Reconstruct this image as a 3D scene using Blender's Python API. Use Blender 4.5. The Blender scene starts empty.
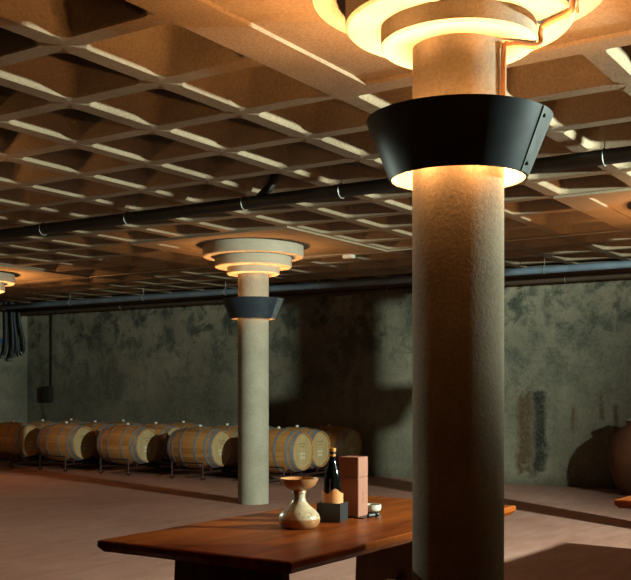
import bpy, bmesh, math, random
from mathutils import Vector, Matrix
random.seed(7)
PI = math.pi
C = bpy.context.scene.collection

# ------------------------------------------------------------------ materials
def nt(name):
    m = bpy.data.materials.new(name); m.use_nodes = True
    t = m.node_tree; t.nodes.clear()
    o = t.nodes.new('ShaderNodeOutputMaterial'); b = t.nodes.new('ShaderNodeBsdfPrincipled')
    t.links.new(b.outputs[0], o.inputs[0])
    return m, t, b
class NB:
    """small node helper"""
    def __init__(s, t): s.t = t
    def n(s, kind, **kw):
        x = s.t.nodes.new(kind)
        for k, v in kw.items(): setattr(x, k, v)
        return x
    def put(s, inp, v):
        if hasattr(v, 'is_linked') or isinstance(v, bpy.types.NodeSocket): s.t.links.new(v, inp)
        else: inp.default_value = v
    def math(s, op, a, b=0.0, clamp=False):
        x = s.n('ShaderNodeMath', operation=op); x.use_clamp = clamp
        s.put(x.inputs[0], a); s.put(x.inputs[1], b); return x.outputs[0]
    def coord(s): return s.n('ShaderNodeTexCoord').outputs['Object']
    def mapping(s, vec, scale=(1, 1, 1), loc=(0, 0, 0)):
        x = s.n('ShaderNodeMapping'); s.put(x.inputs[0], vec)
        x.inputs['Scale'].default_value = scale; x.inputs['Location'].default_value = loc
        return x.outputs[0]
    def noise(s, vec, scale, detail=4, rough=.6, dist=0.0):
        x = s.n('ShaderNodeTexNoise'); s.put(x.inputs['Vector'], vec)
        x.inputs['Scale'].default_value = scale; x.inputs['Detail'].default_value = detail
        x.inputs['Roughness'].default_value = rough; x.inputs['Distortion'].default_value = dist
        return x.outputs['Fac']
    def ramp(s, f, stops):
        x = s.n('ShaderNodeValToRGB'); s.put(x.inputs[0], f)
        e = x.color_ramp.elements
        while len(e) < len(stops): e.new(.5)
        for i, (p, c) in enumerate(stops): e[i].position = p; e[i].color = (*c, 1)
        return x.outputs[0]
    def mix(s, f, a, b, blend='MIX'):
        x = s.n('ShaderNodeMix', data_type='RGBA', blend_type=blend)
        s.put(x.inputs[0], f)
        for inp, v in ((x.inputs[6], a), (x.inputs[7], b)):
            s.put(inp, (*v, 1) if isinstance(v, tuple) and len(v) == 3 else v)
        return x.outputs[2]
    def bump(s, b, h, strength=.3, dist=.02):
        x = s.n('ShaderNodeBump'); s.put(x.inputs['Height'], h)
        x.inputs['Strength'].default_value = strength; x.inputs['Distance'].default_value = dist
        s.t.links.new(x.outputs[0], b.inputs['Normal'])
    def sep(s, vec):
        x = s.n('ShaderNodeSeparateXYZ'); s.put(x.inputs[0], vec); return x.outputs

def simple(name, col, rough=.5, metal=0.0, var=.12, scale=8.0, bump=.0, spec=.5):
    m, t, b = nt(name); h = NB(t); v = h.coord()
    n = h.noise(v, scale, 4)
    lo = tuple(c*(1-var) for c in col); hi = tuple(min(1, c*(1+var)) for c in col)
    t.links.new(h.ramp(n, [(.3, lo), (.7, hi)]), b.inputs['Base Color'])
    b.inputs['Roughness'].default_value = rough; b.inputs['Metallic'].default_value = metal
    b.inputs['Specular IOR Level'].default_value = spec
    if bump: h.bump(b, n, bump, .01)
    return m

def concrete(name, dark, light, scale=1.5, grain=60, bump=.35):
    m, t, b = nt(name); h = NB(t); v = h.coord()
    n = h.noise(v, scale, 6, .62); g = h.noise(v, grain, 3, .7)
    c = h.ramp(n, [(.3, dark), (.7, light)])
    c = h.mix(.28, c, h.ramp(g, [(.35, tuple(x*.55 for x in dark)), (.6, light)]))
    t.links.new(c, b.inputs['Base Color'])
    b.inputs['Roughness'].default_value = .9; b.inputs['Specular IOR Level'].default_value = .2
    h.bump(b, h.math('ADD', h.math('MULTIPLY', n, .5), g), bump, .006)
    return m

def wall_mat():
    m, t, b = nt('stained_wall_concrete'); h = NB(t); v = h.coord()
    x, y, z = h.sep(v)
    n1 = h.noise(v, .55, 6, .65); n2 = h.noise(v, 2.6, 6, .7, .3); n3 = h.noise(v, 30, 3)
    c = h.ramp(n1, [(.32, (.10, .095, .074)), (.5, (.205, .185, .14)), (.7, (.34, .305, .23))])
    # dark algae blotches, denser in the upper half
    hi = h.math('MULTIPLY', h.math('SUBTRACT', z, .9), .55, True)
    bl = h.math('MULTIPLY', h.ramp(n2, [(.47, (0, 0, 0)), (.6, (1, 1, 1))]), h.math('ADD', h.math('MULTIPLY', hi, .8), .15))
    c = h.mix(bl, c, (.045, .056, .045))
    # shuttering joints
    def line(co, period, off, w):
        f = h.math('FRACT', h.math('DIVIDE', h.math('ADD', co, off), period))
        return h.math('LESS_THAN', f, w/period)
    jo = h.math('MAXIMUM', line(z, 1.22, .36, .012), line(y, 2.44, .7, .012))
    c = h.mix(h.math('MULTIPLY', jo, .45), c, (.1, .1, .08))
    jit = h.math('MULTIPLY', h.math('SUBTRACT', n2, .5), .5)
    n4 = h.ramp(h.noise(v, 6.5, 5, .7, .4), [(.2, (.3, .3, .3)), (.45, (1, 1, 1))])
    n5 = h.math('SUBTRACT', h.noise(v, 3.7, 3), .5)
    def streak(c, yc, w, z0, z1, col, a, taper=0.0):
        d = h.math('ABSOLUTE', h.math('SUBTRACT', h.math('ADD', y, h.math('MULTIPLY', n5, w*1.6)), yc))
        ww = w
        if taper:
            ww = h.math('MULTIPLY', h.math('DIVIDE', h.math('SUBTRACT', z1, z), z1-z0), w)
        hz = h.math('MULTIPLY', h.math('SUBTRACT', ww, d), 1/(w*.6), True)
        zz = h.math('ADD', z, h.math('MULTIPLY', n5, 1.0))
        top = h.math('MULTIPLY', h.math('SUBTRACT', z1, zz), 8, True)
        bot = h.math('MULTIPLY', h.math('SUBTRACT', zz, z0), 8, True)
        k = h.math('MULTIPLY', h.math('MULTIPLY', hz, h.math('MULTIPLY', top, bot)), h.math('MULTIPLY', n4, a))
        return h.mix(k, c, col)
    c = streak(c, 5.76, .17, .05, 1.55, (.085, .045, .018), .9)
    c = streak(c, 5.52, .14, .05, 1.5, (.016, .016, .012), 1.0)
    c = streak(c, 5.0, .045, .75, 1.32, (.095, .055, .018), .8)
    c = streak(c, 4.56, .05, .9, 1.3, (.075, .042, .015), .75)
    c = streak(c, 4.35, .05, .6, 1.3, (.06, .035, .015), .8)
    c = streak(c, 16.62, .17, .0, 2.3, (.03, .035, .03), .85, 1)
    c = streak(c, 8.0, .25, .3, 1.2, (.2, .18, .13), .35)
    # darker band with a ragged top edge at the foot
    ft = h.math('MULTIPLY', h.math('SUBTRACT', h.math('ADD', .22, jit), z), 4, True)
    c = h.mix(h.math('MULTIPLY', ft, .7), c, (.075, .068, .052))
    c = h.mix(.15, c, h.ramp(n3, [(.4, (.08, .08, .065)), (.62, (.34, .33, .27))]))
    t.links.new(c, b.inputs['Base Color'])
    b.inputs['Roughness'].default_value = .92; b.inputs['Specular IOR Level'].default_value = .15
    h.bump(b, h.math('ADD', n2, h.math('MULTIPLY', n3, .3)), .4, .01)
    return m

def floor_mat():
    m, t, b = nt('worn_reddish_floor'); h = NB(t); v = h.coord()
    n1 = h.noise(v, .5, 6, .6); n2 = h.noise(h.mapping(v, (1, 3.2, 1)), 2.0, 6, .7); n3 = h.noise(v, 40, 3)
    c = h.ramp(n1, [(.3, (.33, .145, .11)), (.52, (.47, .235, .19)), (.72, (.57, .325, .265))])
    c = h.mix(.4, c, h.ramp(n2, [(.35, (.30, .13, .10)), (.65, (.58, .33, .27))]))
    c = h.mix(.12, c, h.ramp(n3, [(.4, (.15, .09, .075)), (.6, (.5, .35, .3))]))
    t.links.new(c, b.inputs['Base Color'])
    t.links.new(h.ramp(n1, [(.3, (.5, .5, .5)), (.7, (.8, .8, .8))]), b.inputs['Roughness'])
    b.inputs['Specular IOR Level'].default_value = .3
    h.bump(b, h.math('ADD', n2, h.math('MULTIPLY', n3, .4)), .2, .006)
    return m

def wood(name, dark, light, axis=0, rough=.45, planks=0, scale=1.0, spec=.4):
    """grain along axis; planks = plank width across (0 for none)"""
    m, t, b = nt(name); h = NB(t); v = h.coord()
    ri = h.n('ShaderNodeObjectInfo').outputs['Random']
    sc = [9*scale]*3; sc[axis] = .7*scale
    cmb = h.n('ShaderNodeCombineXYZ'); h.put(cmb.inputs[0], h.math('MULTIPLY', ri, 17)); h.put(cmb.inputs[1], h.math('MULTIPLY', ri, 9)); 
    add = h.n('ShaderNodeVectorMath', operation='ADD'); h.put(add.inputs[0], h.mapping(v, tuple(sc))); h.put(add.inputs[1], cmb.outputs[0])
    n = h.noise(add.outputs[0], 1.6, 6, .62, .6)
    c = h.ramp(n, [(.3, dark), (.68, light)])
    if planks:
        y = h.sep(v)[1 if axis == 0 else 0]
        f = h.math('FRACT', h.math('DIVIDE', y, planks))
        c = h.mix(h.math('MULTIPLY', h.math('LESS_THAN', f, .012), .8), c, tuple(x*.3 for x in dark))
    t.links.new(c, b.inputs['Base Color'])
    b.inputs['Roughness'].default_value = rough; b.inputs['Specular IOR Level'].default_value = spec
    h.bump(b, n, .12, .003)
    return m

def stave_mat():
    m, t, b = nt('oak_staves'); h = NB(t); v = h.coord()
    x, y, z = h.sep(v)
    ri = h.n('ShaderNodeObjectInfo').outputs['Random']
    ang = h.math('ARCTAN2', x, h.math('SUBTRACT', z, .35))
    k = h.math('MULTIPLY', h.math('ADD', ang, PI), 28/(2*PI))
    st = h.math('FLOOR', k); fr = h.math('FRACT', k)
    wn = h.n('ShaderNodeTexWhiteNoise', noise_dimensions='2D'); cmb = h.n('ShaderNodeCombineXYZ')
    h.put(cmb.inputs[0], st); h.put(cmb.inputs[1], ri); h.put(wn.inputs['Vector'], cmb.outputs[0])
    n = h.noise(h.mapping(v, (14, 1.2, 14)), 1.5, 5, .6)
    f = h.math('ADD', h.math('MULTIPLY', wn.outputs['Value'], .45), h.math('MULTIPLY', n, .55))
    c = h.ramp(f, [(.25, (.40, .165, .048)), (.75, (.62, .30, .10))])
    c = h.mix(h.math('MULTIPLY', h.math('LESS_THAN', fr, .045), .75), c, (.12, .06, .025))
    t.links.new(c, b.inputs['Base Color']); b.inputs['Roughness'].default_value = .55
    b.inputs['Specular IOR Level'].default_value = .3
    return m

def decanter_mat():
    m, t, b = nt('terracotta_and_cream_glaze'); h = NB(t); v = h.coord()
    x, y, z = h.sep(v)
    n = h.noise(v, 40, 4)
    ang = h.math('ARCTAN2', x, y)
    terra = h.ramp(n, [(.3, (.40, .17, .07)), (.7, (.55, .27, .12))])
    cream = h.ramp(n, [(.3, (.52, .42, .28)), (.7, (.66, .55, .38))])
    k = h.math('GREATER_THAN', z, .048)
    c = h.mix(k, terra, cream)
    # band of incised strokes on the shoulder
    cmb = h.n('ShaderNodeCombineXYZ'); h.put(cmb.inputs[0], h.math('MULTIPLY', ang, 9.0)); h.put(cmb.inputs[1], h.math('MULTIPLY', z, 60))
    s = h.noise(cmb.outputs[0], 1.3, 2, .5, 1.2)
    band = h.math('MULTIPLY', h.math('GREATER_THAN', z, .06), h.math('LESS_THAN', z, .098))
    mk = h.math('MULTIPLY', band, h.math('GREATER_THAN', s, .56))
    c = h.mix(h.math('MULTIPLY', mk, .6), c, (.2, .13, .075))
    t.links.new(c, b.inputs['Base Color']); b.inputs['Roughness'].default_value = .28
    return m

M = {}
M['ceil'] = concrete('ceiling_concrete', (.20, .147, .10), (.365, .288, .205), 1.1, 55, .4)
M['column'] = concrete('column_concrete', (.29, .255, .20), (.44, .395, .32), 2.2, 60, .3)
M['near_column'] = concrete('dimmed_column_concrete', (.23, .19, .142), (.36, .31, .245), 2.2, 60, .35)  # column concrete darkened in colour to stand in for weaker light on the near shaft
M['ring'] = concrete('capital_concrete', (.40, .36, .29), (.55, .50, .41), 2.5, 80, .5)
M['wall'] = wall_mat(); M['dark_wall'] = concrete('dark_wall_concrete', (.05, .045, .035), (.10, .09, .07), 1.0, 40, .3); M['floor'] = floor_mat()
M['beam'] = concrete('beam_concrete', (.10, .085, .07), (.18, .15, .12), 1.5, 50, .3)
M['shade'] = simple('dark_blue_steel', (.030, .042, .06), .45, .25, .25, 10, .05)
M['shade_in'] = simple('pale_inner_lining', (.62, .58, .50), .6, 0, .05)
M['strip'] = simple('dull_steel_strip', (.14, .155, .17), .45, .3, .2, 14)
M['bolt'] = simple('black_bolt', (.02, .02, .022), .4, .6)
M['pipe'] = simple('dark_painted_pipe', (.035, .04, .045), .45, .2, .2, 5)
M['pipe2'] = simple('blue_grey_pipe', (.17, .235, .32), .45, .2, .2, 5)
M['pipe3'] = simple('brown_pipe', (.07, .045, .03), .6, .1, .2, 5)
M['clip'] = simple('zinc_clip', (.30, .31, .30), .5, .5, .1)
M['conduit'] = simple('brown_conduit', (.36, .18, .08), .45, .2, .15, 12)
M['cond_grey'] = simple('grey_conduit', (.36, .33, .28), .5, .2, .1)
M['jbox'] = simple('junction_box_plastic', (.62, .60, .54), .5, 0, .05)
M['staves'] = stave_mat()
M['head'] = wood('oak_head', (.42, .28, .135), (.55, .39, .205), 2, .55, .085)
M['hoop'] = simple('galvanised_hoop', (.25, .28, .315), .42, .15, .2, 10)
M['bung'] = simple('white_bung', (.75, .74, .70), .5, 0, .05)
M['stamp'] = simple('burnt_stamp', (.17, .10, .045), .7, 0, .1)
M['chalk'] = simple('chalk_marks', (.80, .72, .55), .8, 0, .1)
M['rack'] = simple('dark_red_rack_steel', (.055, .022, .016), .5, .3, .25, 12)
M['table'] = wood('oiled_table_wood', (.13, .022, .003), (.36, .085, .010), 0, .38, 0, .9, .25)
M['leg'] = wood('dark_leg_wood', (.10, .035, .012), (.17, .065, .022), 2, .55)
M['decanter'] = decanter_mat()
M['terracotta'] = simple('glazed_terracotta', (.50, .23, .095), .35, 0, .2, 25)
M['glass_black'] = simple('black_wine_glass', (.004, .005, .004), .07, 0, .1, 5, 0, .6)
M['label'] = simple('orange_paper_label', (.72, .30, .11), .6, 0, .08, 20)
M['capsule'] = simple('orange_gold_capsule', (.70, .32, .08), .35, .3, .1)
M['capsule_dark'] = simple('dark_capsule_band', (.02, .015, .012), .4, 0, .1)
M['black'] = simple('black_lacquer', (.018, .020, .024), .45, 0, .1)
M['giftbox'] = simple('salmon_cardboard', (.31, .125, .085), .62, 0, .05, 6)
M['print'] = simple('dark_red_print', (.27, .10, .07), .7, 0, .05)
M['dish'] = simple('pale_glazed_dish', (.66, .65, .56), .15, 0, .08, 15)
M['amphora'] = simple('dark_terracotta', (.12, .04, .016), .7, 0, .25, 5, .15)
M['lid'] = simple('pale_steel_lid', (.6, .58, .52), .35, .5, .1)
M['hose'] = simple('blue_black_hose', (.02, .027, .04), .5, 0, .2)
M['box'] = simple('dark_switch_box', (.018, .018, .016), .5, 0, .2)
M['blue'] = simple('blue_sign', (.03, .09, .22), .5, 0, .05)

# ------------------------------------------------------------------ mesh helpers
def obj(name, bm, mat, parent=None, smooth=False, angle=40):
    me = bpy.data.meshes.new(name); bm.to_mesh(me); bm.free()
    mats = mat if isinstance(mat, (list, tuple)) else [mat]
    for m_ in mats: me.materials.append(m_)
    if smooth:
        for p in me.polygons: p.use_smooth = True
        try: me.set_sharp_from_angle(angle=math.radians(angle))
        except Exception: pass
    o = bpy.data.objects.new(name, me); C.objects.link(o)
    if parent: o.parent = parent
    return o
def tag(o, label, cat, group=None):
    o['label'] = label; o['category'] = cat
    if group: o['group'] = group
    return o
def thing(name, label, cat, loc=(0, 0, 0), rz=0, group=None):
    o = bpy.data.objects.new(name, None); C.objects.link(o)
    o.empty_display_size = .1
    o.location = loc; o.rotation_euler = (0, 0, rz)
    return tag(o, label, cat, group)
def struct(name, bm, mat, smooth=False):
    o = obj(name, bm, mat, None, smooth); o['kind'] = 'structure'; return o
def bx(bm, c, s, rot=None, bev=0.0):
    r = bmesh.ops.create_cube(bm, size=1)
    mtx = Matrix.Translation(c) @ (rot.to_4x4() if rot else Matrix()) @ Matrix.Diagonal((*s, 1))
    bmesh.ops.transform(bm, matrix=mtx, verts=r['verts'])
    if bev:
        es = list({e for v in r['verts'] for e in v.link_edges})
        bmesh.ops.bevel(bm, geom=es, offset=bev, segments=2, affect='EDGES')
def box(c, s, rot=None, bev=0.0):
    bm = bmesh.new(); bx(bm, c, s, rot, bev); return bm
def lathe(bm, prof, seg=48, axis='Z', close=False, c=(0, 0, 0)):
    rings = []
    for r, h in prof:
        if r < 1e-6:
            p = (0, 0, h) if axis == 'Z' else (0, h, 0)
            rings.append([bm.verts.new(Vector(p)+Vector(c))]); continue
        ring = []
        for k in range(seg):
            a = 2*PI*k/seg
            p = (r*math.cos(a), r*math.sin(a), h) if axis == 'Z' else (r*math.sin(a), h, r*math.cos(a))
            ring.append(bm.verts.new(Vector(p)+Vector(c)))
        rings.append(ring)
    pairs = list(zip(rings, rings[1:]))
    if close: pairs.append((rings[-1], rings[0]))
    for a, b in pairs:
        if len(a) == 1 and len(b) == 1: continue
        for k in range(seg):
            k2 = (k+1) % seg
            if len(a) == 1: bm.faces.new((a[0], b[k], b[k2]))
            elif len(b) == 1: bm.faces.new((a[k], a[k2], b[0]))
            else: bm.faces.new((a[k], a[k2], b[k2], b[k]))
    bmesh.ops.recalc_face_normals(bm, faces=bm.faces)
def lat(prof, seg=48, axis='Z', close=False, c=(0, 0, 0)):
    bm = bmesh.new(); lathe(bm, prof, seg, axis, close, c); return bm
def smooth_path(pts, n=6):
    out = []; P = [Vector(p) for p in pts]
    for i in range(len(P)-1):
        p0 = P[max(i-1, 0)]; p1 = P[i]; p2 = P[i+1]; p3 = P[min(i+2, len(P)-1)]
        for k in range(n):
            t = k/n
            out.append(.5*((2*p1)+(-p0+p2)*t+(2*p0-5*p1+4*p2-p3)*t*t+(-p0+3*p1-3*p2+p3)*t**3))
    out.append(P[-1]); return out
def tube(bm, pts, r, seg=10, caps=True):
    P = [Vector(p) for p in pts]; rings = []
    up = Vector((0, 0, 1))
    for i, p in enumerate(P):
        d = (P[min(i+1, len(P)-1)]-P[max(i-1, 0)]).normalized()
        if i == 0:
            ref = up if abs(d.dot(up)) < .9 else Vector((1, 0, 0))
            u = d.cross(ref).normalized()
        else:
            u = (u-d*u.dot(d)).normalized()
        w = d.cross(u)
        rings.append([bm.verts.new(p+r*(math.cos(2*PI*k/seg)*u+math.sin(2*PI*k/seg)*w)) for k in range(seg)])
    for a, b in zip(rings, rings[1:]):
        for k in range(seg): bm.faces.new((a[k], a[(k+1) % seg], b[(k+1) % seg], b[k]))
    if caps: bm.faces.new(rings[0][::-1]); bm.faces.new(rings[-1])
    bmesh.ops.recalc_face_normals(bm, faces=bm.faces)
def tb(pts, r, seg=10):
    bm = bmesh.new(); tube(bm, pts, r, seg); return bm
def dup(root, loc, rz, label, group=None):
    r = root.copy(); C.objects.link(r); r.location = loc; r.rotation_euler = (0, 0, rz); r['label'] = label
    if group: r['group'] = group
    for ch in list(root.children):
        c = ch.copy(); C.objects.link(c); c.parent = r
        for g in ch.children:
            d = g.copy(); C.objects.link(d); d.parent = c
    return r

# ------------------------------------------------------------------ layout numbers
CH = 1.446                      # eye height
ZC = 3.316                      # underside of the waffle ribs
X0, Y0, S = 2.992, 3.316, .79   # waffle grid origin and module
WX, WY = 14.75, 17.1            # back wall, left wall
COLX = (4.013, 10.36); COLY = (1.875, 7.725, 13.3)

# ------------------------------------------------------------------ room shell
JR = range(-7, 15); IR = range(-13, 18)
XA, XB = X0+S*JR[0], WX+.25
YA, YB = Y0+S*IR[0], WY+.25
struct('floor', box(((XA+XB)/2, (YA+YB)/2, -.1), (XB-XA, YB-YA, .2)), M['floor'])
struct('wall_back', box((WX+.125, (YA+YB)/2, 1.95), (.25, YB-YA, 3.9)), M['wall'])
struct('wall_left', box(((XA+WX)/2, WY+.125, 1.95), (WX-XA, .25, 3.9)), M['wall'])
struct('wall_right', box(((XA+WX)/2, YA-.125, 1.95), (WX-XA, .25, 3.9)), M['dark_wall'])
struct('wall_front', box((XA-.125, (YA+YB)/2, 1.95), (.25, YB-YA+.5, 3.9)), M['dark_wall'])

def rrect(cx, cy, hx, r, z, seg=5):
    out = []
    for q, (sx, sy) in enumerate(((1, 1), (-1, 1), (-1, -1), (1, -1))):
        for k in range(seg+1):
            a = PI/2*q+PI/2*k/seg
            out.append(Vector((cx+sx*(hx-r)+r*math.cos(a), cy+sy*(hx-r)+r*math.sin(a), z)))
    return out
def waffle():
    bm = bmesh.new(); seg = 5
    slabs = {(j, i) for j in (0, 1, 2, 8, 9, 10) for i in (-3, -2, -1, 4, 5, 6, 11, 12, 13)}
    for j in JR:
        for i in IR:
            x = X0+S*(j+.5); y = Y0+S*(i+.5); h = S/2
            if (j, i) in slabs:
                bm.faces.new([bm.verts.new((x+a*h, y+b*h, ZC)) for a, b in ((-1, -1), (-1, 1), (1, 1), (1, -1))]); continue
            outer = []
            for q, (sx, sy) in enumerate(((1, 1), (-1, 1), (-1, -1), (1, -1))):
                outer.append(Vector((x+sx*h, y+sy*h, ZC)))
            prof = [(.334, .085, 0), (.322, .085, .014), (.298, .085, .17), (.272, .09, .30), (.235, .09, .345)]
            rings = [[bm.verts.new(p) for p in rrect(x, y, hx, r, ZC+dz, seg)] for hx, r, dz in prof]
            ov = [bm.verts.new(p) for p in outer]
            n = seg+1
            for q in range(4):
                arc = rings[0][q*n:(q+1)*n]
                for a, b in zip(arc, arc[1:]): bm.faces.new((ov[q], b, a))
                nq = (q+1) % 4
                bm.faces.new((ov[q], ov[nq], rings[0][nq*n], arc[-1]))
            for a, b in zip(rings, rings[1:]):
                for k in range(len(a)):
                    k2 = (k+1) % len(a); bm.faces.new((a[k], a[k2], b[k2], b[k]))
            bm.faces.new(rings[-1])
    bmesh.ops.remove_doubles(bm, verts=bm.verts, dist=1e-4)
    bmesh.ops.recalc_face_normals(bm, faces=bm.faces)
    return bm
cb = waffle()
bx(cb, ((XA+XB)/2, (YA+YB)/2, ZC+.47), (XB-XA, YB-YA, .1))        # slab above the coffers
# slightly lower border strips cast round the column heads
for cx, cy in ((X0+S*1.5, Y0-S*1.5), (X0+S*9.5, Y0+S*5.5), (X0+S*9.5, Y0-S*1.5), (X0+S*9.5, Y0+S*12.5)):
    for q in (-1, 1):
        bx(cb, (cx+q*S*1.43, cy, ZC-.006), (S*.2, S*3.06, .034))
        bx(cb, (cx, cy+q*S*1.345, ZC-.006), (S*2.66, S*.37, .034))
ceiling = struct('ceiling', cb, M['ceil'], True)
tr = struct('trim_1', box((WX-.14, (YA+WY)/2, ZC-.08), (.28, WY-YA, .22)), M['beam'])

# ------------------------------------------------------------------ columns and their lamps
def disc(r, z0, z1): return lat([(0, z0), (r-.012, z0), (r, z0+.012), (r, z1), (0, z1)], 72)
def make_column(label):
    t = thing('column', label, 'column', group='round concrete columns')
    obj('shaft', lat([(0, -.02), (.199, -.02), (.199, 2.945), (0, 2.945)], 64), M['column'], t, True)
    obj('capital_ring', disc(.338, 2.945, 3.035), M['ring'], t, True)
    obj('capital_ring', disc(.494, 3.035, 3.165), M['ring'], t, True)
    obj('capital_ring', disc(.65, 3.165, ZC), M['ring'], t, True)
    return t
LZ0, LZ1 = 2.370, 2.630
def make_lamp(label):
    t = thing('column_lamp', label, 'lamp', group='dark cone shades round the columns')
    out = [(.298, LZ0), (.402, LZ1), (.397, LZ1), (.293, LZ0)]
    obj('shade', lat(out, 72, 'Z', True), M['shade'], t, True, 30)
    obj('lining', lat([(.2915, LZ0+.003), (.3945, LZ1-.004), (.3935, LZ1-.004), (.2905, LZ0+.003)], 72, 'Z', True), M['shade_in'], t, True, 30)
    # overlapping seam strip with its bolts
    bm = bmesh.new(); a0 = SEAM; n = 9; w = .40
    V = []
    for k in range(n):
        a = a0+w*(k/(n-1)-.5)
        V.append([bm.verts.new((r*math.cos(a), r*math.sin(a), z)) for r, z in ((.2995, LZ0+.002), (.4035, LZ1-.002), (.4075, LZ1-.002), (.3035, LZ0+.002))])
    for a, b in zip(V, V[1:]):
        for k in range(4): bm.faces.new((a[k], b[k], b[(k+1) % 4], a[(k+1) % 4]))
    bm.faces.new(V[0]); bm.faces.new(V[-1][::-1]); bmesh.ops.recalc_face_normals(bm, faces=bm.faces)
    s = obj('seam_strip', bm, M['strip'], t)
    for z in (LZ0+.035, LZ1-.035):
        r = .3035+(z-LZ0)/(LZ1-LZ0)*.104
        bb = bmesh.new(); bmesh.ops.create_uvsphere(bb, u_segments=10, v_segments=6, radius=.009)
        a = a0-.13
        bmesh.ops.translate(bb, verts=bb.verts, vec=(r*math.cos(a), r*math.sin(a), z))
        obj('bolt', bb, M['bolt'], s, True)
    for k in range(3):
        a = a0+.6+k*2*PI/3
        obj('bracket', tb([(.192*math.cos(a), .192*math.sin(a), 2.50), (.338*math.cos(a), .338*math.sin(a), 2.50)], .008, 8), M['bolt'], t)
    return t
SEAM = math.radians(-83)
LAMP = (1.0, .46, .15)
LAMPE = 1.0
def light(name, kind, loc, energy, col, size=.03, **kw):
    l = bpy.data.lights.new(name, kind); l.energy = energy; l.color = col; l.shadow_soft_size = size
    for k, v in kw.items(): setattr(l, k, v)
    o = bpy.data.objects.new(name, l); C.objects.link(o); o.location = loc; return o
def lamp_lights(x, y, up, down):
    for k in range(6):
        a = 2*PI*(k+.5)/6+.3
        o = light('lamp_bulb', 'SPOT', (x+.352*math.cos(a), y+.352*math.sin(a), 2.616), up/6*LAMPE, LAMP, .022, spot_size=math.radians(140), spot_blend=.6)
        o.rotation_euler = Vector((.57*math.cos(a), .57*math.sin(a), .82)).to_track_quat('-Z', 'Y').to_euler()
    for k in range(6):
        a = 2*PI*(k+.5)/6+.3
        light('lamp_bulb_low', 'POINT', (x+.268*math.cos(a), y+.268*math.sin(a), 2.475), down/6*LAMPE, LAMP, .02)

col0 = make_column('thick round concrete column in the foreground, beside the wooden table')
lam0 = make_lamp('large dark blue cone shade round the foreground column, glowing inside')
RY = 2.2
spots = [((COLX[0], COLY[0]), None, None),
         ((COLX[1], COLY[1]), 'slender looking far concrete column standing before the barrels, left of centre', 'small dark cone shade round the far column before the barrels'),
         ((COLX[1], RY), 'concrete column just outside the right edge of the photo', 'dark cone shade round the column just outside the right edge'),
         ((COLX[1], COLY[2]), 'farthest concrete column, at the left edge with only its glowing capital in view', 'dark cone shade of the farthest column at the left edge'),
         ((COLX[0], COLY[1]), 'concrete column standing outside the photo left of the foreground column', 'dark cone shade of the column outside the photo, to the left')]
POWER = {(COLX[0], COLY[0]): (380, 38), (COLX[1], COLY[1]): (120, 3), (COLX[1], RY): (190, 4), (COLX[1], COLY[2]): (190, 75), (COLX[0], COLY[1]): (240, 8)}
for (p, l1, l2) in spots:
    if l1 is None:
        col0.location = (*p, 0); lam0.location = (*p, 0)
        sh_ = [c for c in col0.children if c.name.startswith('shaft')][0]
    else:
        dup(col0, (*p, 0), 0, l1)
        low = -.32 if p == (COLX[1], RY) else 0
        dup(lam0, (*p, low), 0, l2)
    lamp_lights(*p, *POWER[p])

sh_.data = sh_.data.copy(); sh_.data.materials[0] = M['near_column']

# power cable running over the capital of the near column
def polar(r, a, z): return (COLX[0]+r*math.cos(a), COLY[0]+r*math.sin(a), z)
A = math.radians(-70)
R_ = math.radians
cab = smooth_path([polar(.70, R_(-97), ZC-.02), polar(.672, R_(-96), 3.18), polar(.645, R_(-94), 3.148), polar(.53, R_(-90), 3.148), polar(.512, R_(-89), 3.11),
                   polar(.512, R_(-88), 3.05), polar(.49, R_(-86), 3.018), polar(.375, R_(-74), 3.016), polar(.355, R_(-71), 2.99), polar(.355, R_(-69), 2.95),
                   polar(.33, R_(-73), 2.928), polar(.24, R_(-88), 2.922), polar(.217, R_(-92), 2.88), polar(.217, R_(-92), 2.52)], 5)
cb_ = thing('power_cable', 'brown cable conduit stepping down the foreground capital into the shade', 'cable', (0, 0, 0))
obj('conduit', tb(cab, .013, 10), M['conduit'], cb_, True)
obj('thin_cable', tb(smooth_path([polar(.54, A-.35, 3.15), polar(.506, A-.28, 3.12), polar(.506, A-.12, 3.09), polar(.508, A-.06, 3.05)], 5), .007, 8), M['conduit'], cb_, True)

# ------------------------------------------------------------------ ceiling pipes
def pipe_run(name, label, X, Z, r, mat, y0, y1, clips, drop, cliplist=True):
    t = thing(name, label, 'pipe', (X, 0, 0))
    obj('pipe_body', tb([(0, y0, Z), (0, y1, Z)], r, 20), mat, t, True)
    for y in clips:
        bm = bmesh.new()
        tube(bm, [(1.1*r*math.cos(a), y, Z+1.1*r*math.sin(a)) for a in [2*PI*k/16 for k in range(17)]], .005, 6)
        tube(bm, [(0, y, Z+1.1*r), (0, y, Z+drop)], .004, 6)
        obj('pipe_clip', bm, M['clip'], t, True)
    return t
p1 = pipe_run('ceiling_pipe', 'thick dark pipe hung under the ceiling, crossing behind the foreground lamp shade', 7.38, 3.18, .058, M['pipe'],
              -3.7, 16.9, [-.9, .7, 2.26, 4.55, 5.60, 7.07, 8.30, 10.1, 12.2, 14.3], .20)
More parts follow.
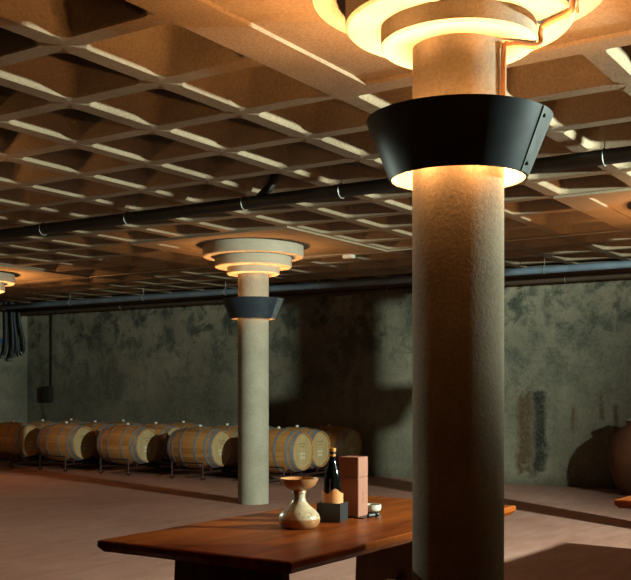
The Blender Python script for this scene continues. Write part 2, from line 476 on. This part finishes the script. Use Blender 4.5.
# dark elbow branching up into a coffer
obj('pipe_branch', tb(smooth_path([(0, 5.46, 3.18), (.03, 5.43, 3.24), (.10, 5.36, 3.36), (.14, 5.32, 3.60)], 5), .04, 14), M['pipe'], p1, True)
pipe_run('ceiling_pipe', 'blue grey pipe hung near the back wall, behind the far column', 13.55, 3.15, .05, M['pipe2'], -3.7, 17.0,
         [1.2+1.9*k for k in range(0, 9)], .20)
pipe_run('wall_pipe', 'brown pipe running along the top of the back wall', 14.42, 3.10, .04, M['pipe3'], -3.7, 17.05, [2+3*k for k in range(0, 5)], .13)
cg = thing('wiring_conduit', 'thin grey conduit with a junction box fixed under the far column head', 'conduit', (11.62, 0, 0))
obj('tube', tb([(0, -2, ZC-.0125), (0, 12, ZC-.0125)], .013, 8), M['cond_grey'], cg, True)
obj('junction_box', box((0, 7.05, ZC-.035), (.11, .15, .068), None, .01), M['jbox'], cg)

# ------------------------------------------------------------------ barrels
def br(y): return .35-.062*(y/.475)**2
def make_barrel(label):
    t = thing('wine_barrel', label, 'barrel', group='oak wine barrels along the back wall')
    prof = [(.262, -.43), (.268, -.475), (br(.475), -.475)]
    prof += [(br(y), y) for y in [-.44+.88*k/14 for k in range(15)]]
    prof += [(br(.475), .475), (.268, .475), (.262, .43)]
    obj('staves', lat(prof, 56, 'Y', False, (0, 0, .35)), M['staves'], t, True, 35)
    for y, w in ((-.443, .056), (-.352, .042), (-.155, .04), (.155, .04), (.352, .042), (.443, .056)):
        a, b = y-w/2, y+w/2
        obj('hoop', lat([(br(a)-.006, a), (br(a)+.004, a), (br(b)+.004, b), (br(b)-.006, b)], 56, 'Y', True, (0, 0, .35)), M['hoop'], t, True, 35)
    for s in (-1, 1):
        hd = obj('head', lat([(0, s*.435), (.266, s*.435), (.266, s*.452), (0, s*.452)], 48, 'Y', False, (0, 0, .35)), M['head'], t, True, 35)
        if s < 0:
            rr = random.Random(3)
            for row, (z, n, wd) in enumerate(((.475, 9, .02), (.43, 5, .016))):
                bm = bmesh.new()
                for k in range(n): bx(bm, ((k-(n-1)/2)*wd, -.4525, z-.002*abs(k-n/2)), (wd*.55, .002, .012+.006*rr.random()))
                obj('stamp', bm, M['stamp'], hd)
            for row, (z, n, wd) in enumerate(((.31, 6, .03), (.25, 5, .028))):
                bm = bmesh.new()
                for k in range(n):
                    bx(bm, ((k-(n-1)/2)*wd, -.4525, z+.008*rr.random()), (wd*.4, .002, .03+.015*rr.random()))
                obj('chalk_mark', bm, M['chalk'], hd)
    obj('bung', lat([(0, 0), (.024, 0), (.028, .03), (.02, .036), (0, .036)], 16, 'Z', False, (0, 0, .695)), M['bung'], t, True)
    return t
BZ = .155
rowx = {'front': 12.9, 'middle': 13.62, 'wall': 14.345}
ycent = [15.35, 13.9, 12.36, 10.72, 9.12]
posw = ['leftmost', 'second from the left', 'third from the left',
        'just left of the far column', 'rightmost, right of the far column']
roww = {'front': 'oak barrel in the front row', 'middle': 'oak barrel in the middle row', 'wall': 'oak barrel in the last row by the wall'}
first = None
for row in ('front', 'middle', 'wall'):
    for k, y in enumerate(ycent):
        lab = roww[row]+', '+posw[k]
        if row == 'wall': y -= .03
        loc = (rowx[row], y+(.14 if row == 'middle' and k == 4 else 0), BZ)
        if first is None: first = make_barrel(lab); first.location = loc
        else: dup(first, loc, 0, lab)

def make_rack(label, xs, group):
    """xs: barrel axes relative to the rack origin"""
    t = thing('barrel_rack', label, 'rack', group=group)
    xa, xb = min(xs)-.335, max(xs)+.335
    for x in (xa, xb):
        for s in (-1, 1):
            y = s*.33
            obj('post', tb([(x, y, .055), (x, y, .285)], .016, 10), M['rack'], t, True)
            loop = [(x, y-.005-.055*math.cos(a)*1.0, .062-.048*math.sin(a)) for a in [PI*q/10 for q in range(11)]]
            obj('foot', tb(loop, .013, 8), M['rack'], t, True)
        for z in (.15, .27):
            obj('side_rail', tb([(x, -.33, z), (x, .33, z)], .013, 8), M['rack'], t, True)
    for s in (-1, 1):
        obj('cross_bar', tb([(xa, s*.33, .125), (xb, s*.33, .125)], .017, 10), M['rack'], t, True)
        for x0 in xs:
            for q in (-1, 1):
                # saddle wedge touching the barrel flank
                a = q*math.radians(24); R = br(.33)
                p = Vector((x0+R*math.sin(a), s*.33, BZ+.35-R*math.cos(a)))
                d = Vector((math.sin(a), 0, -math.cos(a)))
                obj('saddle', box(p+d*.012, (.11, .05, .02), Matrix.Rotation(-a, 3, 'Y')), M['rack'], t)
                obj('saddle_post', tb([(p.x, s*.33, .125), (p.x, s*.33, p.z-.012)], .011, 8), M['rack'], t, True)
    return t
rw = ['leftmost pair of barrels', 'second pair of barrels from the left', 'third pair of barrels from the left', 'fourth pair, left of the far column', 'pair of barrels right of the far column']
r0 = r1 = None
for k, y in enumerate(ycent):
    l = 'dark steel rack under the '+rw[k]
    l2 = 'steel rack by the wall, behind the '+rw[k]
    y1 = y+(.07 if k == 4 else 0)
    loc, loc2 = ((12.9+13.62)/2, y, 0), (rowx['wall'], y-.03, 0)
    if k == 0:
        r0 = make_rack(l, [-.36, .36], 'steel racks under barrel pairs'); r0.location = loc
        r1 = make_rack(l2, [0], 'single steel racks by the wall'); r1.location = loc2
    else:
        dup(r0, loc, 0, l); dup(r1, loc2, 0, l2)

# ------------------------------------------------------------------ tables
def plank_mesh(L, W, T, seed):
    """tabletop with slightly waney ends and undercut edge"""
    bm = bmesh.new(); rr = random.Random(seed); n = 28
    def side(pts, amp):
        return [Vector((p[0]+amp*(rr.random()-.5)*p[2], p[1]+amp*(rr.random()-.5)*p[3], 0)) for p in pts]
    pts = []
    for k in range(n): pts.append((-L/2+L*k/n, -W/2, 0, 1))
    for k in range(14): pts.append((L/2, -W/2+W*k/14, 1, 0))
    for k in range(n): pts.append((L/2-L*k/n, W/2, 0, 1))
    for k in range(14): pts.append((-L/2, W/2-W*k/14, 1, 0))
    loop = side(pts, .010)
    levels = [(1.0, -.006, 0), (1.0, 0, -.006), (1.0, 0, -T*.55), (1.0, -.022, -T)]
    rings = []
    for s, off, z in levels:
        ring = []
        for p in loop:
            d = Vector((math.copysign(1, p.x) if abs(p.x) > L/2-.02 else 0, math.copysign(1, p.y) if abs(p.y) > W/2-.02 else 0, 0))
            ring.append(bm.verts.new(p+d*off+Vector((0, 0, z))))
        rings.append(ring)
    for a, b in zip(rings, rings[1:]):
        for k in range(len(a)): bm.faces.new((a[k], a[(k+1) % len(a)], b[(k+1) % len(a)], b[k]))
    bm.faces.new(rings[0]); bm.faces.new(rings[-1][::-1])
    bmesh.ops.recalc_face_normals(bm, faces=bm.faces)
    return bm
def make_table(label):
    t = thing('wooden_table', label, 'table', group='thick plank tables')
    top = obj('tabletop', plank_mesh(2.40, 1.10, .055, 5), M['table'], t); top.location = (0, 0, .75)
    for s in (-1, 1):
        bm = bmesh.new()
        V = [bm.verts.new(p) for p in ((-.03, -.31, .70), (.03, -.31, .70), (.03, .31, .70), (-.03, .31, .70), (-.03, -.34, 0), (.03, -.34, 0), (.03, .34, 0), (-.03, .34, 0))]
        for f in ((0, 1, 2, 3), (7, 6, 5, 4), (0, 4, 5, 1), (1, 5, 6, 2), (2, 6, 7, 3), (3, 7, 4, 0)): bm.faces.new([V[i] for i in f])
        bmesh.ops.recalc_face_normals(bm, faces=bm.faces)
        bmesh.ops.bevel(bm, geom=list(bm.edges), offset=.006, segments=1, affect='EDGES')
        l = obj('leg', bm, M['leg'], t); l.location = (-.93 if s < 0 else .76, -.02, 0)
    obj('stretcher', box((-.085, -.02, .28), (1.63, .05, .12), None, .005), M['leg'], t)
    obj('batten', box((-.085, .0, .672), (1.62, .08, .045), None, .004), M['leg'], t)
    return t
tab = make_table('orange brown plank table with bottle and decanter behind the foreground column')
tab.location = (4.555, 2.855, 0)
dup(tab, (7.59, 1.29, 0), math.radians(-3), 'plank table cut by the right edge, only a corner of its top showing')

# ------------------------------------------------------------------ things on the table
TZ = .7505
dc = thing('clay_decanter', 'clay decanter with wide bowl mouth standing on the table left of the bottle', 'decanter', (4.224, 2.859, TZ))
obj('body', lat([(0, 0), (.082, 0), (.094, .006), (.105, .026), (.108, .045), (.102, .066), (.082, .09), (.055, .112), (.037, .132), (.031, .150), (.031, .176), (.025, .176), (.025, .14), (0, .13)], 56), M['decanter'], dc, True, 60)
obj('funnel_bowl', lat([(.0, .177), (.038, .1765), (.036, .183), (.034, .190), (.06, .200), (.083, .217), (.097, .244), (.099, .251), (.095, .251), (.08, .223), (.055, .206), (.0, .200)], 56), M['terracotta'], dc, True, 60)

RS = math.radians(13)
sx, sy = 4.534, 2.853
st = thing('bottle_stand', 'small square black stand with a wavy orange sleeve, holding the wine bottle', 'stand', (sx, sy, TZ), RS)
bm = bmesh.new(); w = .132; h = .10; th = .012
bx(bm, (0, 0, .01), (w, w, .02), None, .002)
for a, b, c, d in ((-w/2+th/2, 0, th, w), (w/2-th/2, 0, th, w), (0, -w/2+th/2, w-2*th, th), (0, w/2-th/2, w-2*th, th)):
    bx(bm, (a, b, .02+(h-.02)/2), (c, d, h-.02))
obj('stand_box', bm, M['black'], st)
bm = bmesh.new(); n = 64; rings = []
for k in range(n):
    a = 2*PI*k/n; u = math.sin(a-math.radians(200))      # across the sleeve as seen from its front
    ztop = .163+.014*math.cos((u-.25)*4.2) if math.cos(a-math.radians(200)) > 0 else .149
    rings.append([bm.verts.new((r_*math.cos(a), r_*math.sin(a), z)) for r_, z in ((.0535, .0202), (.0575, .0202), (.0575, ztop), (.0535, ztop))])
for a, b in zip(rings, rings[1:]+rings[:1]):
    for k in range(4): bm.faces.new((a[k], b[k], b[(k+1) % 4], a[(k+1) % 4]))
bmesh.ops.recalc_face_normals(bm, faces=bm.faces)
sl = obj('sleeve', bm, M['label'], st, True); sl['label'] = 'orange sleeve with a wavy top edge'

wb = thing('wine_bottle', 'black wine bottle with orange capsule, standing in the orange sleeve of the black stand', 'bottle', (sx, sy, TZ+.021), math.radians(20))
obj('glass', lat([(0, 0), (.042, 0), (.046, .005), (.046, .20), (.043, .222), (.034, .255), (.024, .285), (.0175, .31), (.0155, .33), (.0155, .352), (.018, .353), (.018, .366), (.015, .368), (0, .368)], 40), M['glass_black'], wb, True, 50)
cp = obj('capsule', lat([(.0158, .325), (.0168, .325), (.0168, .352), (.0192, .353), (.0192, .3685), (.0158, .3695), (0, .3695), (0, .3685), (.0155, .3682), (.0155, .34)], 28), M['capsule'], wb, True, 40)
obj('capsule_band', lat([(.0168, .337), (.0176, .337), (.0176, .350), (.0168, .350)], 28, 'Z', True), M['capsule_dark'], cp, True, 40)

gr = math.radians(4)
gb = thing('gift_box', 'tall salmon pink gift box behind the wine bottle', 'box', (4.757, 2.856, TZ+.006), gr)
obj('box_body', box((0, 0, .108), (.12, .12, .216), None, .0025), M['giftbox'], gb)
obj('box_lid', box((0, 0, .2715), (.1205, .1205, .109), None, .0025), M['giftbox'], gb)
for z, n in ((.122, 3), (.086, 4)):
    bm = bmesh.new()
    bx(bm, (0, -.0603, z), (.003, .0008, .026))
    for k in range(n):
        bx(bm, (.0015*(k % 2), -.0603, z-.009+.006*k), (.014 if k % 2 else .009, .0008, .0028))
    obj('printed_mark', bm, M['print'], gb)
tag(obj('table_mat', box((4.762, 2.840, TZ+.003), (.155, .165, .0055), Matrix.Rotation(gr, 3, 'Z'), .002), M['black']), 'thin black mat under the salmon gift box', 'mat')
ds = thing('tasting_dish', 'pale glazed dish on a black foot, right behind the gift box', 'dish', (4.928, 2.842, TZ))
obj('dish_foot', lat([(0, 0), (.046, 0), (.046, .006), (.03, .009), (.03, .012), (0, .012)], 32), M['black'], ds, True)
obj('dish_bowl', lat([(0, .0122), (.042, .0122), (.054, .020), (.058, .032), (.058, .052), (.054, .052), (.052, .034), (.042, .022), (0, .022)], 40), M['dish'], ds, True, 50)
bs = thing('bottle_stopper', 'small black stopper lying on the table right of the gift box', 'stopper', (4.80, 2.735, TZ))
bm = bmesh.new(); bmesh.ops.create_uvsphere(bm, u_segments=18, v_segments=10, radius=.02); bmesh.ops.scale(bm, vec=(1, 1, .8), verts=bm.verts); bmesh.ops.translate(bm, verts=bm.verts, vec=(0, 0, .016))
obj('knob', bm, M['black'], bs, True)
obj('shank', tb([(-.012, .004, .014), (-.055, .02, .013)], .0115, 12), M['black'], bs, True)

# ------------------------------------------------------------------ amphora at the right
am = thing('clay_amphora', 'big round terracotta jar on the floor at the right edge before the wall', 'jar', (14.1, 3.85, 0))
obj('jar_body', lat([(0, 0), (.20, 0), (.235, .02), (.31, .16), (.385, .38), (.40, .55), (.375, .72), (.30, .86), (.20, .945), (.155, .97), (.15, 1.0), (.165, 1.02), (.165, 1.035), (.14, 1.035), (.13, .99), (0, .95)], 56), M['amphora'], am, True, 50)
obj('jar_lid', lat([(0, 1.036), (.165, 1.036), (.165, 1.05), (.10, 1.075), (.03, 1.085), (.03, 1.11), (0, 1.112)], 40), M['lid'], am, True, 40)

# ------------------------------------------------------------------ left corner fittings
hl = ['leftmost', 'second from the left', 'third from the left', 'rightmost']
for k in range(4):
    x = 14.08+.105*k; y = WY-.10-.05*(k % 2)
    zb = (2.16, 2.10, 2.20, 2.24)[k]
    pts = smooth_path([(x, y, ZC+.02), (x+.02*math.sin(k), y, 2.95), (x+.05*(k-1)*.6+.03, y-.01, 2.60), (x+.02+.045*(k-1), y-.02, 2.34), (x-.09+.03*k, y-.03, zb)], 5)
    hz = thing('hanging_hose', 'dark hose hanging in the left corner, '+hl[k]+' of the bundle', 'hose', (0, 0, 0), 0, 'hoses hanging in the left corner')
    obj('hose_tube', tb(pts, .036, 12), M['hose'], hz, True)
    a, b = pts[-2], pts[-1]; d = (b-a).normalized()
    bm = bmesh.new(); u = d.cross(Vector((0, 1, 0))).normalized(); w_ = d.cross(u)
    tube(bm, [b+.05*(math.cos(q)*u+math.sin(q)*w_) for q in [2*PI*i/16 for i in range(17)]], .012, 6)
    obj('coupling_ring', bm, M['clip'], hz, True)
sb = thing('switch_box', 'dark switch box with conduit on the back wall above the left barrels', 'electrical box', (WX, 16.38, 1.38))
obj('case', box((-.06, 0, 0), (.12, .22, .34), None, .015), M['box'], sb)
obj('cover', box((-.127, -.01, .01), (.014, .17, .26), None, .006), M['box'], sb)
obj('feed_conduit', tb([(-.03, -.085, .16), (-.03, -.085, 1.72)], .018, 10), M['box'], sb, True)
tag(obj('round_sign', lat([(0, 0), (.085, 0), (.085, .012), (0, .012)], 32, 'Y', False, (13.99, WY-.012, 2.50)), M['blue'], None, True), 'small round blue sign on the left wall beside the hoses', 'sign')

# ------------------------------------------------------------------ spot lights of the cellar
def spot(name, loc, tgt, energy, col, ang, size, blend=.2):
    o = light(name, 'SPOT', loc, energy, col, size, spot_size=math.radians(ang), spot_blend=blend)
    o.rotation_euler = (Vector(tgt)-Vector(loc)).to_track_quat('-Z', 'Y').to_euler(); return o
COOL = (.84, 1.0, .81)
spot('flood_right', (7.4, -2.5, 2.95), (8.3, 12.9, 4.8), 4500, COOL, 100, .085, .4)
spot('flood_left', (4.88, 7.1, 2.2), (4.15, 1.9, 1.3), 230, COOL, 29, .05, .35)

w = bpy.data.worlds.new('World'); bpy.context.scene.world = w; w.use_nodes = True
w.node_tree.nodes['Background'].inputs[0].default_value = (0, 0, 0, 1)

# ------------------------------------------------------------------ camera
cd = bpy.data.cameras.new('Camera'); cam = bpy.data.objects.new('Camera', cd); C.objects.link(cam)
cam.location = (0, 0, CH); cam.rotation_euler = (PI/2, 0, -.9922)
cd.sensor_width = 36; cd.lens = 36*1000/631; cd.shift_y = 101/631; cd.shift_x = 0
cd.clip_start = .05
sc = bpy.context.scene; sc.camera = cam
sc.view_settings.view_transform = 'Standard'; sc.view_settings.look = 'None'
sc.view_settings.exposure = 0.0; sc.view_settings.gamma = 1
sc.view_settings.use_curve_mapping = False
sc.cycles.use_denoising = True
sc.cycles.max_bounces = 6; sc.cycles.diffuse_bounces = 1
sc.cycles.sample_clamp_indirect = 4
